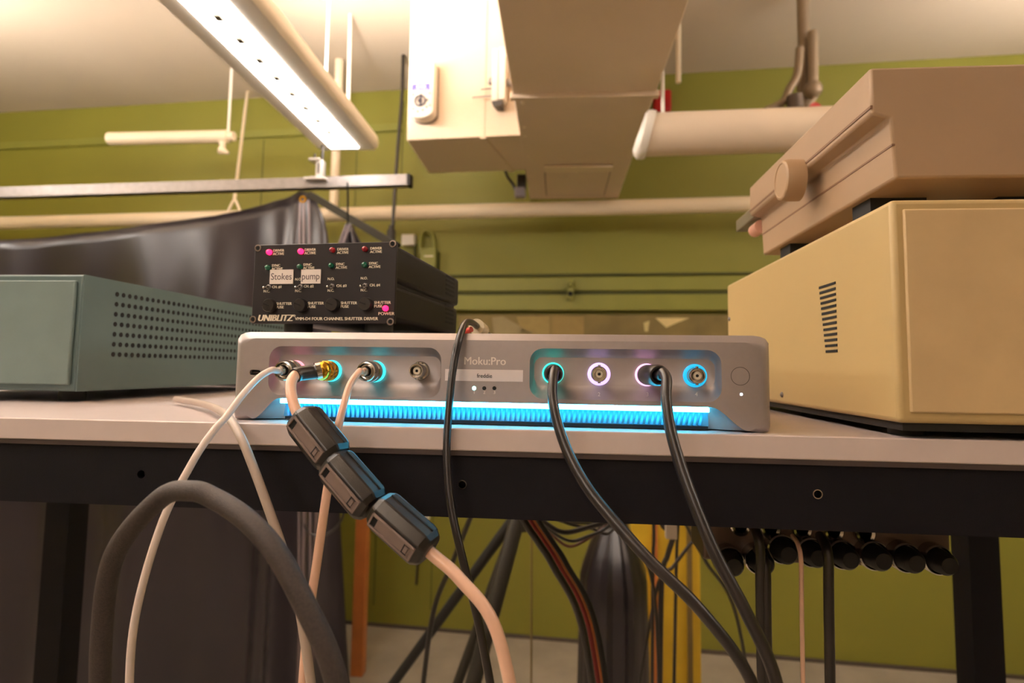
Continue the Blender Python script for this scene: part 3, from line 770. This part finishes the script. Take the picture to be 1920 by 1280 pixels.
# ================================================================== CREAM INSTRUMENT (right)
BX = .185
zc1 = SH.x(1532, 446, BX).z; zc0 = SH.x(1532, 768, BX).z
yF, yR = .352, SH.x(1364, 600, BX).y
t = thing('cream_instrument', Frame((BX, 0, 1.3)), 'large cream metal instrument case with slotted side at the right', 'instrument')
MB().box((0, yF, zc0), (.3, yR, zc1)).build('case', BOXB, t, bevel=.003, seg=3)
m = MB()
for k in range(13):
    py = 545+9.65*k
    c = SH.x(1520, py, BX)
    m.hexa([(-.0004, .4250-.0, c.z-.0009), (-.0004, .452-.0012*k*.6, c.z-.0009), (-.0004, .452-.0012*k*.6, c.z+.0009), (-.0004, .4250, c.z+.0009), (.001, .425, c.z-.0009), (.001, .452-.0012*k*.6, c.z-.0009), (.001, .452-.0012*k*.6, c.z+.0009), (.001, .425, c.z+.0009)])
m.build('vent_slots', DARK, t)
for px, py in ((1467, 739.5), (1368, 598)):
    c = SH.x(px, py, BX)
    MB().lathe([(.0024, 0), (.0022, .001), (.001, .0018), (0, .0018)], (0, c.y, c.z), (-1, 0, 0), n=18, cap=False).build('case_screw', STEEL, t)
MB().box((.006, yF-.0015, zc0+.006), (.294, yF+.001, zc1-.006)).build('front_panel', mat('cream_front', (196, 170, 128), .5), t, bevel=.001)
MB().box((.004, yF+.004, zc0-.0045), (.296, yR-.006, zc0+.001)).build('base_plate', RUB, t)
for x in (.02, .27):
    for y in (yF+.03, yR-.04):
        MB().cyl((x, y, 0), (x, y, zc0), .010).build('foot', RUB, t)

# ---- beige housing with round knob standing on it
HX = .205
def hx(px, py, x=HX): return SH.x(px, py, x)
f1 = hx(1405, 352); f2 = hx(1405, 395); f3 = hx(1409, 480)
yE = f1.y
zTop = hx(1405, 352).z; zTrap = hx(1405, 395).z
print('beige', yE, zTop, f3)
zBot = hx(1410, 477).z
t = thing('knob_housing', Frame((HX, 0, 1.3)), 'beige housing with a round knob standing on top of the cream instrument', 'device')
z1 = hx(1532, 236).z; ynear = .47
zmid = zTop-(zTop-zBot)*.42; zlow = zBot
sec = [(0, zTop), (0, zmid), (.012, zmid-.003), (.014, zlow), (.16, zlow), (.16, zTop)]
m = MB().rings([[(x, yE, z) for x, z in sec], [(x, ynear-.06, z) for x, z in sec]]); m.build('housing', BEIGE2, t, bevel=.002)
m = MB().box((-.0006, ynear-.06, zmid+.004), (.001, yE, zmid+.006)); m.box((.0125, ynear-.06, (zmid+zlow)/2), (.0145, yE, (zmid+zlow)/2+.0015)); m.build('seam_line', mat('brown_seam', (120, 88, 66), .5), t)
kc = hx(1499, 338)
m = MB().lathe([(.0185, 0), (.0185, .012), (.0176, .0155), (.0162, .0165), (.0150, .0165), (.0145, .0158), (0, .0158)], (0, kc.y, kc.z), (-1, 0, 0), n=40, cap=False)
m.build('knob', BEIGE3, t)
# gray plate and pin at its end
MB().box((.004, yE-.002, zmid-.002), (.05, yE+.07, zmid+.012)).build('end_plate', mat('grey_end_plate', (120, 112, 92), .4, .3), t, bevel=.001)
m = MB().cyl((.012, yE-.002, zmid-.012), (.012, yE+.022, zmid-.012), .0075); m.build('end_knob', mat('pink_beige', (200, 150, 130), .4), t)
for y in (yE-.05, ynear+.0):
    MB().box((.02, y-.014, zc1-.0005), (.06, y+.014, zlow)).build('foot', RUB, t)
    MB().box((.11, y-.014, zc1-.0005), (.15, y+.014, zlow)).build('foot', RUB, t)

# ================================================================== PLUGS AND CABLES
def W_(fr, p): return fr.M @ Vector(p)
def cable(name, label, pts, r, m_, group=None, rfun=None, cat='cable'):
    """thing with its cord as first part; pts are world points"""
    o0 = pts[0]; t = thing(name, Frame(o0), label, cat, group)
    MB().tube([p-o0 for p in pts], r, rfun=rfun, n=18, sub=10).build('cord', m_, t)
    return t, o0
def plug(t, o0, base, d, m_=None, sc=1.):
    d = Vector(d).normalized(); b = Vector(base)-o0
    pr = [(.0052, 0), (.0064, .0004), (.0068, .002), (.0066, .006), (.0060, .0066), (.0060, .0078), (.0066, .0084), (.0066, .0125), (.0060, .0138), (.0052, .0140), (.0046, .0118), (.0036, .0116), (.0034, .0150), (.0028, .0185)]
    return MB().lathe([(a*sc, h*sc) for a, h in pr], b, d, n=36).build('plug', m_ or CHROME, t)
def W(cxz, y): return MK.M @ Vector((cxz[0], y, cxz[1]))
nrm = MK.M.to_3x3() @ Vector((0, -1, 0))

# A: pale cable from port one to the left
base = W(PC[0], DEP-.0035); tip = base+nrm*.019
pts = [tip-nrm*.002, tip+nrm*.001+Vector((-.001, 0, 0)), P(508, 694, .353), P(485, 708, .345), P(455, 740, .335), P(425, 780, .325), P(400, 808, .318), P(360, 868, .31), P(300, 990, .305), P(250, 1180, .305), P(240, 1400, .31)]
t, o0 = cable('coax_cable', 'thin pale cable sweeping left and down from the leftmost port', pts, .0020, PALE); plug(t, o0, base, nrm)
# C: thin tan cable from port three
base = W(PC[2], DEP-.0035); tip = base+nrm*.019
pts = [tip-nrm*.002, tip+nrm*.0012+Vector((-.001, 0, .0)), P(673, 697, .352), P(656, 722, .345), P(643, 765, .338), P(632, 810, .334), P(620, 880, .332), P(609, 950, .332), P(594, 1055, .332), P(575, 1190, .333), P(560, 1400, .336)]
t, o0 = cable('coax_cable', 'thin tan cable hanging straight down from the third port from left', pts, .00165, TAN, rfun=lambda f: 1+.55*min(1, f*1.7)); plug(t, o0, base, nrm)
# B: thick tan cable from gold adapter, through ferrites
base = W(PC[1], DEP-.0035)
g0 = base+nrm*.015; 
side = (P(560, 700, .348)-g0).normalized()
cl = [(593, 818, .322), (660, 908, .312), (757, 992, .302)]
pts = [g0+nrm*.001, g0+side*.006+nrm*.002, P(588, 697, .353), P(562, 700, .346), P(551, 706, .341), P(545, 722, .336), P(548, 748, .331), P(562, 782, .327), P(593, 818, .322), P(628, 862, .317), P(660, 908, .312), P(708, 950, .307), P(757, 992, .302), P(812, 1040, .298), P(862, 1085, .294), P(930, 1180, .29), P(980, 1400, .29)]
t, o0 = cable('coax_cable', 'thick tan cable from the gold adapter running through three black ferrite clamps', pts, .0031, TAN)
MB().lathe([(.0054, 0), (.0066, .0005), (.0066, .003), (.0058, .0036), (.0064, .0046), (.0064, .0075), (.0054, .0082), (.0054, .0098), (.006, .0104), (.006, .0128), (.0048, .0145), (.003, .0155)], base-o0, nrm, n=36).build('gold_adapter', GOLD, t)
m = MB().tube([P(601, 693.5, .3545)-o0, P(592, 695.5, .353)-o0], .0052, n=20); m.build('collar', CHROME, t)
m = MB().tube([P(597, 694.5, .3535)-o0, P(588, 697, .3525)-o0, P(562, 700, .346)-o0, P(553.5, 704, .343)-o0], .0044, n=20); m.build('heat_shrink', BLKCAB, t)
# D: black cable looping over the instrument
tp = 1.3+H
pts = [P(975, 655, .67), P(962, 643, .62), P(930, 633, .53), P(908, 624, .46), P(896, 613, .43), P(884, 604.5, .405), P(872, 607, .382), P(862, 632, .3665), P(853, 670, .3625), P(846, 720, .358), P(840, 790, .353), P(838, 860, .348), P(846, 950, .342), P(868, 1050, .336), P(900, 1180, .333), P(940, 1400, .335)]
t, o0 = cable('power_cable', 'black cable looping over the top of the silver instrument and down its middle', pts, .0021, BLKCAB, rfun=lambda f: 1+.12*min(1, f*2))
m = MB().cyl(P(893, 612, .425)-o0, P(905, 619, .45)-o0, .0058, .0050); m.build('connector', mat('cream_connector', (214, 202, 170), .4), t)
m = MB().tube([P(884, 617, .41)-o0, P(877, 620, .412)-o0, P(873, 626, .415)-o0], .002); m.build('red_lead', mat('red_wire', (190, 60, 44), .4), t)
# E: black cable from port five
def boot(t, o0, base, d, L=.024, r=.0060):
    d = Vector(d).normalized()
    MB().lathe([(.0050, 0), (r, .001), (r, L-.002), (r-.0008, L), (r-.0018, L), (r-.0022, L-.006), (.002, L-.006)], base-o0, d, n=36).build('boot', PLAST, t)
base = W(PC[4], DEP-.003); d = (P(1038.5, 701, .352)-base).normalized()
tip = base+d*.018
pts = [tip, base+d*.027, P(1040, 694, .346), P(1037, 712, .339), P(1036, 745, .334), P(1046, 795, .329), P(1068, 855, .323), P(1102, 915, .316), P(1150, 975, .308), P(1218, 1050, .30), P(1310, 1140, .295), P(1400, 1260, .295), P(1450, 1400, .30)]
t, o0 = cable('signal_cable', 'black cable from the teal ringed port curving down to the right', pts, .0026, BLKCAB, 'black signal cables', rfun=lambda f: 1+.12*min(1, f*2)); boot(t, o0, base, d, .022, .0056)
# F: black cable from port seven
base = W(PC[6], DEP-.003); d = (P(1236, 703.5, .347)-base).normalized()
tip = base+d*.020
pts = [tip, base+d*.030, P(1244, 698, .341), P(1250, 712, .335), P(1249, 745, .330), P(1256, 800, .325), P(1275, 870, .319), P(1302, 945, .312), P(1342, 1040, .305), P(1395, 1140, .30), P(1450, 1260, .30), P(1480, 1400, .305)]
t, o0 = cable('signal_cable', 'black cable from the rose ringed port next to the azure port', pts, .0028, BLKCAB, 'black signal cables', rfun=lambda f: 1+.1*min(1, f*2)); boot(t, o0, base, d, .026, .0062)
# G: grey cable at left, over the shelf edge
pts = [P(330, 748, .50), P(380, 757, .44), P(410, 768, .385), P(430, 784, .355), P(452, 820, .338), P(472, 868, .332), P(497, 935, .328), P(530, 1030, .325), P(560, 1130, .325), P(600, 1400, .33)]
t, o0 = cable('grey_cable', 'grey cable crossing the shelf edge below the left end of the silver instrument', pts, .0026, GREYC)
# H: braided sleeve close to the viewer
SLV = mat('braided_sleeve', (52, 42, 39), .55, var=.35, scale=900, bump=.8, bscale=2200)
pts = [P(190, 1400, .28), P(190, 1200, .275), P(215, 1040, .268), P(300, 935, .262), P(360, 920, .258), P(405, 936, .256), P(455, 968, .251), P(500, 1012, .247), P(530, 1055, .245), P(570, 1130, .243), P(620, 1240, .242), P(660, 1400, .242)]
t, o0 = cable('braided_sleeve', 'thick dark braided cable sleeve crossing the lower left corner', pts, .0046, SLV)

# ferrite clamps
def ferrite(label, ctr, axis, across):
    x = Vector(axis).normalized()
    n_ = Vector(across); n_ = (n_-x*n_.dot(x)).normalized()      # outward face direction
    y = n_.cross(x).normalized()
    o = bpy.data.objects.new('ferrite_clamp', None); COL.objects.link(o); o.empty_display_size = .02
    o.matrix_world = Matrix.Translation(ctr) @ Matrix((x, y, n_)).transposed().to_4x4()
    tag(o, label, 'ferrite clamp', 'ferrite clamps')
    return o
HL, HW = .0182, .0099
def ferr_parts(t):
    G = 1.1
    def sec(w_, c): return [(w_-c, w_), (w_, w_-c), (w_, -w_+c), (w_-c, -w_), (-w_+c, -w_), (-w_, -w_+c), (-w_, w_-c), (-w_+c, w_)]
    rr = []
    for x, s in ((-HL, .62), (-HL+.0012, .80), (-HL+.004, .97), (-HL+.006, 1), (HL-.006, 1), (HL-.004, .97), (HL-.0012, .80), (HL, .62)):
        rr.append([(x, y*s, z*s) for y, z in sec(HW, .0046)])
    m = MB().rings(rr); b = m.build('shell', PLAST, t, smooth=20, bevel=.0007)
    fw = .0040; fl = .0142; z = HW
    m = MB()
    m.box((-fl, -fw, z-.0006), (fl, -fw+.0012, z+.0011)); m.box((-fl, fw-.0012, z-.0006), (fl, fw, z+.0011))
    m.box((-fl, -fw, z-.0006), (-fl+.0012, fw, z+.0011)); m.box((fl-.0012, -fw, z-.0006), (fl, fw, z+.0011))
    m.build('raised_frame', PLAST_LIT, t, bevel=.0002)
    MB().box((-fl+.004, -fw+.0009, z-.0004), (fl-.0015, fw-.0009, z+.0003)).build('latch_plate', PLAST_LIT, t, bevel=.0001)
    m = MB().box((-fl+.001, -fw+.001, z-.0004), (-fl+.0038, fw-.001, z+.00025))
    m.box((fl-.0062, -.0034, z+.0002), (fl-.0056, .0034, z+.0006)); m.box((fl-.0056, -.0030, z+.0002), (fl-.0030, -.0024, z+.0006)); m.box((fl-.0056, .0020, z+.0002), (fl-.0026, .0028, z+.0006))
    m.build('latch_slot', DARK, t)
    MB().box((fl-.0054, -.0019, z), (fl-.0032, .0016, z+.0009)).build('latch_tab', PLAST_LIT, t, bevel=.0002)
    m = MB().box((-HL+.004, -HW-.0004, -.0016), (HL-.004, -HW+.001, -.0008)); m.box((-HL+.004, HW-.001, -.0016), (HL-.004, HW+.0004, -.0008)); m.build('split_line', DARK, t)
specs = [('uppermost of three black ferrite clamps on the tan cable', (597, 820, .322), (558, 770, .3275), (637, 868, .317), (-.42, -1, .10)),
         ('middle of three black ferrite clamps on the tan cable', (661, 907, .312), (612, 850, .317), (712, 965, .307), (-.38, -1, -.02)),
         ('lowest of three black ferrite clamps on the tan cable', (756, 990, .302), (698, 938, .307), (818, 1044, .298), (-.30, -1, -.22))]
first = None
for lb, c, a, b, n_ in specs:
    t = ferrite(lb, P(*c), P(*b)-P(*a), n_)
    if first is None: ferr_parts(t); first = t
    else:
        for ch in list(first.children):
            k = ch.copy(); COL.objects.link(k); k.parent = t

# ================================================================== UNDER THE SHELF, FAR SIDE
# wooden post
Y = 2.6
a, b = P(667, 960, Y), P(689, 960, Y)
own_origin(tag(MB().box((a.x, Y, 0), (b.x, Y+.05, 1.27)).build('wooden_post', mat('orange_wood', (186, 112, 56), .5, var=.15, scale=8), bevel=.003), 'orange wooden post standing right of the black drape', 'post'))
# steel posts inside the drape area
for px, lb in ((570, 'left'), (592, 'right')):
    a = P(px, 1000, 1.9)
    own_origin(tag(MB().box((a.x-.006, 1.9, 0), (a.x+.006, 1.912, 1.25)).build('steel_post', mat('dull_post', (96, 84, 86), .4, .4)), 'slim dull steel post, %s of the pair in front of the drape' % lb, 'post'))
own_origin(tag(MB().tube([P(565, 930, 1.7), P(566, 965, 1.7), P(574, 992, 1.7), P(592, 1004, 1.7), P(615, 1000, 1.7), P(640, 975, 1.7), P(650, 930, 1.7)], .0035).build('hanging_cable', BLKCAB), 'thin black cable loop hanging in front of the drape', 'cable'))
# white outlet low on the wall
t, q = wthing('wall_outlet', 794, 962, 'small white outlet on the lower green wall', 'outlet')
MB().box((-.035, -.03, -.03), (.035, 0, .02)).build('cover', WHITE, t, bevel=.003)
MB().cyl((-.005, -.03, .01), (-.02, -.03, -.35), .006).build('cord', BLKCAB, t)
# tripod stand with three struts
TP = mat('olive_steel', (36, 32, 25))
Y = 1.5
hub = P(975, 955, Y)
t = thing('tripod_stand', Frame((hub.x, Y, 0)), 'dark tripod stand below the shelf right of the middle cable', 'stand')
def loc(p): return Vector(p)-Vector((hub.x, Y, 0))
MB().cyl(loc(hub)+Vector((0, 0, .12)), loc(hub)-Vector((0, 0, .05)), .022).build('hub', TP, t)
for px, py, dy, r, mm_ in ((840, 1140, .1, .013, RUB), (925, 1140, -.05, .019, TP), (905, 1150, .0, .012, TP)):
    e_ = P(px, py, Y+dy)
    d = (e_-hub); e2 = hub+d*((hub.z-.0)/(hub.z-e_.z))
    MB().cyl(loc(hub), loc(e2), r).build('leg', mm_, t)
own_origin(tag(MB().tube([P(884, 965, 1.2), P(866, 1010, 1.2), P(846, 1060, 1.2), P(810, 1160, 1.2), P(780, 1400, 1.2)], .005).build('hanging_cable', BLKCAB), 'thin black cable slanting down left behind the middle cable', 'cable'))
# bundle of cables
for i, (dx, r, m_, lb) in enumerate(((0, .0045, BLKCAB, 'thick black lead on the left side of the slanting bundle'), (12, .003, mat('dark_red_wire', (130, 30, 36), .4), 'dark red lead in the slanting bundle'), (18, .0022, mat('orange_brown_wire', (170, 96, 50), .4), 'thin brown lead in the slanting bundle'), (26, .0045, RUB, 'black lead on the right side of the slanting bundle'))):
    own_origin(tag(MB().tube([P(972+dx, 950, .76+.03*i), P(985+dx, 980, .76+.03*i), P(1012+dx, 1020, .76+.03*i), P(1038+dx, 1062, .76+.03*i), P(1090+dx, 1170, .76+.03*i), P(1130+dx, 1420, .76+.03*i)], r).build('bundled_lead', m_), lb, 'cable', 'slanting bundle of leads'))
# sagging thin cables
for i, (x0_, y0_, xm, ym, x1_, y1_, r, c, lb) in enumerate((
    (998, 955, 1058, 998, 1140, 975, .0036, BLKCAB, 'upper sagging thick black cable'), (1003, 965, 1070, 1014, 1136, 990, .0024, BLKCAB, 'middle sagging thin black cable'),
    (1012, 972, 1068, 1024, 1128, 992, .0022, mat('brown_wire', (96, 52, 40), .4), 'lowest sagging brown wire'), (1030, 958, 1080, 985, 1140, 1000, .0024, BLKCAB, 'black cable sloping across the sagging cables'),
    (1010, 950, 1060, 978, 1150, 985, .0022, BLKCAB, 'topmost thin black cable of the sagging group'), (1098, 960, 1120, 980, 1150, 978, .0022, BLKCAB, 'short black cable beside the dark bag'))):
    Y = .9+.02*i
    own_origin(tag(MB().tube([P(x0_-14, y0_-24, Y), P(x0_, y0_, Y), P((x0_+xm)/2, (y0_+ym*2)/3, Y), P(xm, ym, Y), P((xm+x1_)/2, (ym*1.6+y1_)/2.6, Y), P(x1_, y1_, Y), P(x1_+25, y1_-28, Y)], r).build('sagging_cable', c), lb+' under the shelf', 'cable', 'sagging cables'))
# thin pale wire
own_origin(tag(MB().cyl(P(997, 945, 1.8), P(996, 1300, 1.8), .003).build('thin_wire', mat('olive_wire', (110, 92, 50), .5)), 'thin olive wire hanging straight right of the tripod stand', 'wire'))
# black covered equipment on the floor, cloth over a tall case
Y = 1.5
a = P(1098, 1065, Y); b = P(1215, 1065, Y); top = P(1155, 990, Y)
t = thing('covered_equipment', Frame(((a.x+b.x)/2, Y+.1, 0)), 'tall equipment under a black cloth cover below the right cables', 'covered equipment')
hw = (b.x-a.x)/2; rr = []
for k in range(15):
    f = k/14; z = top.z*f
    s = 1.35-.28*f if f < .88 else 1.10-(f-.88)/.12*.72
    rr.append([(hw*s*math.cos(2*PI*j/40)*(1+.06*math.sin(j*1.9)), .12*s*math.sin(2*PI*j/40)*(1+.06*math.sin(j*2.3)), z) for j in range(40)])
MB().rings(rr).build('cloth', VINYL, t)
MB().lathe([(.05, 0), (.05, .02), (.02, .025)], (0, 0, top.z-.005), (0, 0, 1)).build('top_cap', RUB, t)
# yellow rolled panel and posts
Y = 1.9
YEL = mat('yellow_panel', (206, 170, 40), .5, var=.12, scale=8)
a, b = P(1183, 972, Y), P(1312, 972, Y)
t = thing('yellow_panel', Frame(((a.x+b.x)/2, Y, 0)), 'bright yellow board standing behind the cables below the shelf', 'board')
MB().box((a.x-(a.x+b.x)/2, 0, 0), (b.x-(a.x+b.x)/2, .02, 1.2)).build('board', YEL, t, bevel=.002)
for px, c in ((1228, 'orange_wood'), (1292, 'olive_wire')):
    q = P(px, 1000, Y).x-(a.x+b.x)/2
    MB().box((q-.008, -.012, .02), (q+.006, 0, 1.19)).build('batten', MATS[c], t)
own_origin(tag(MB().box((0, 0, 0), (.02, .02, .03)).build('cable_tag', mat('paper_tag', (160, 146, 130), .6)), 'small pale tag clipped on the crossing black leads', 'tag'))
bpy.data.objects['cable_tag'].location = P(1258, 1008, 1.2)
for i, (p_, lb) in enumerate((([(1160, 975), (1190, 1010), (1215, 1060), (1230, 1150), (1240, 1400)], 'black lead leftmost in front of the yellow board'), ([(1225, 970), (1226, 1010), (1224, 1080), (1222, 1400)], 'straight black lead in front of the yellow board'),
        ([(1242, 982), (1262, 1000), (1252, 1040), (1240, 1100), (1236, 1400)], 'thick black lead with the pale tag'), ([(1318, 985), (1290, 1025), (1262, 1062), (1230, 1110), (1180, 1400)], 'black lead crossing from upper right before the yellow board'),
        ([(1280, 965), (1300, 1010), (1325, 1055), (1380, 1150), (1420, 1400)], 'black lead crossing from upper left before the yellow board'), ([(1272, 965), (1268, 1060), (1262, 1400)], 'black lead just right of the pale tag'))):
    pts = [P(x, y, 1.22+.015*i) for x, y in p_]; pts = [pts[0]+Vector((0, .02, .06))]+pts
    own_origin(tag(MB().tube(pts, .0055 if i == 2 else .0034).build('hanging_lead', BLKCAB), lb, 'cable', 'leads before the yellow board'))
# connector patch panel at lower right
Y = .50
pa = P(1338, 985, Y); pb = P(1800, 1075, Y)
ppf = Frame((pa.x, Y, 1.3-.0535)); zt3 = 0
PH = -.062
t = thing('connector_box', ppf, 'dark connector box with a row of round connectors under the shelf at the right', 'connector box')
PW = pb.x-pa.x
MB().box((-.006, .01, PH-.002), (PW, .06, .0)).build('panel_body', mat('brown_black_panel', (92, 74, 64), .3, .3), t, bevel=.002)
for k, (px, py) in enumerate(((1368, 1052), (1424, 1050), (1467, 1030), (1522, 1036), (1580, 1040), (1640, 1042), (1700, 1046), (1760, 1050))):
    q = P(px, py, Y)-ppf.o
    c = MB().lathe([(.0115, -.012), (.0115, 0), (.0105, .001), (.0098, .0), (.0095, -.005)], (q.x, .0, q.z), n=30).build('round_connector', CHROME, t)
    MB().lathe([(.0092, 0), (.0085, .012), (.006, .016)], (q.x, .002, q.z), n=24).build('cable_boot', RUB, c)
for px, py in ((1393, 990), (1450, 995), (1510, 996), (1570, 1000), (1630, 1004)):
    q = P(px, py, Y)-ppf.o
    MB().lathe([(.008, -.008), (.008, 0), (.007, .001), (.005, .0), (.005, -.004), (0, -.004)], (q.x, .006, q.z), n=24, cap=False).build('small_connector', CHROME, t)
for i, (px, py) in enumerate(((1417, 990), (1428, 1035), (1494, 1010), (1545, 1010))):
    q = [P(px-8, py-6, Y-.015), P(px+2, py+10, Y-.03), P(px+8, py+40, Y-.035), P(px+9, py+120, Y-.035), P(px+14, py+400, Y-.03)]
    own_origin(tag(MB().tube(q, .0036 if i != 2 else .0016).build('patch_lead', BLKCAB if i != 2 else TAN), ['black patch lead hanging leftmost before the connector box', 'short black patch lead second from left at the connector box', 'thin tan patch lead among the black ones', 'black patch lead at the far right of the connector box'][i], 'cable', 'patch leads'))
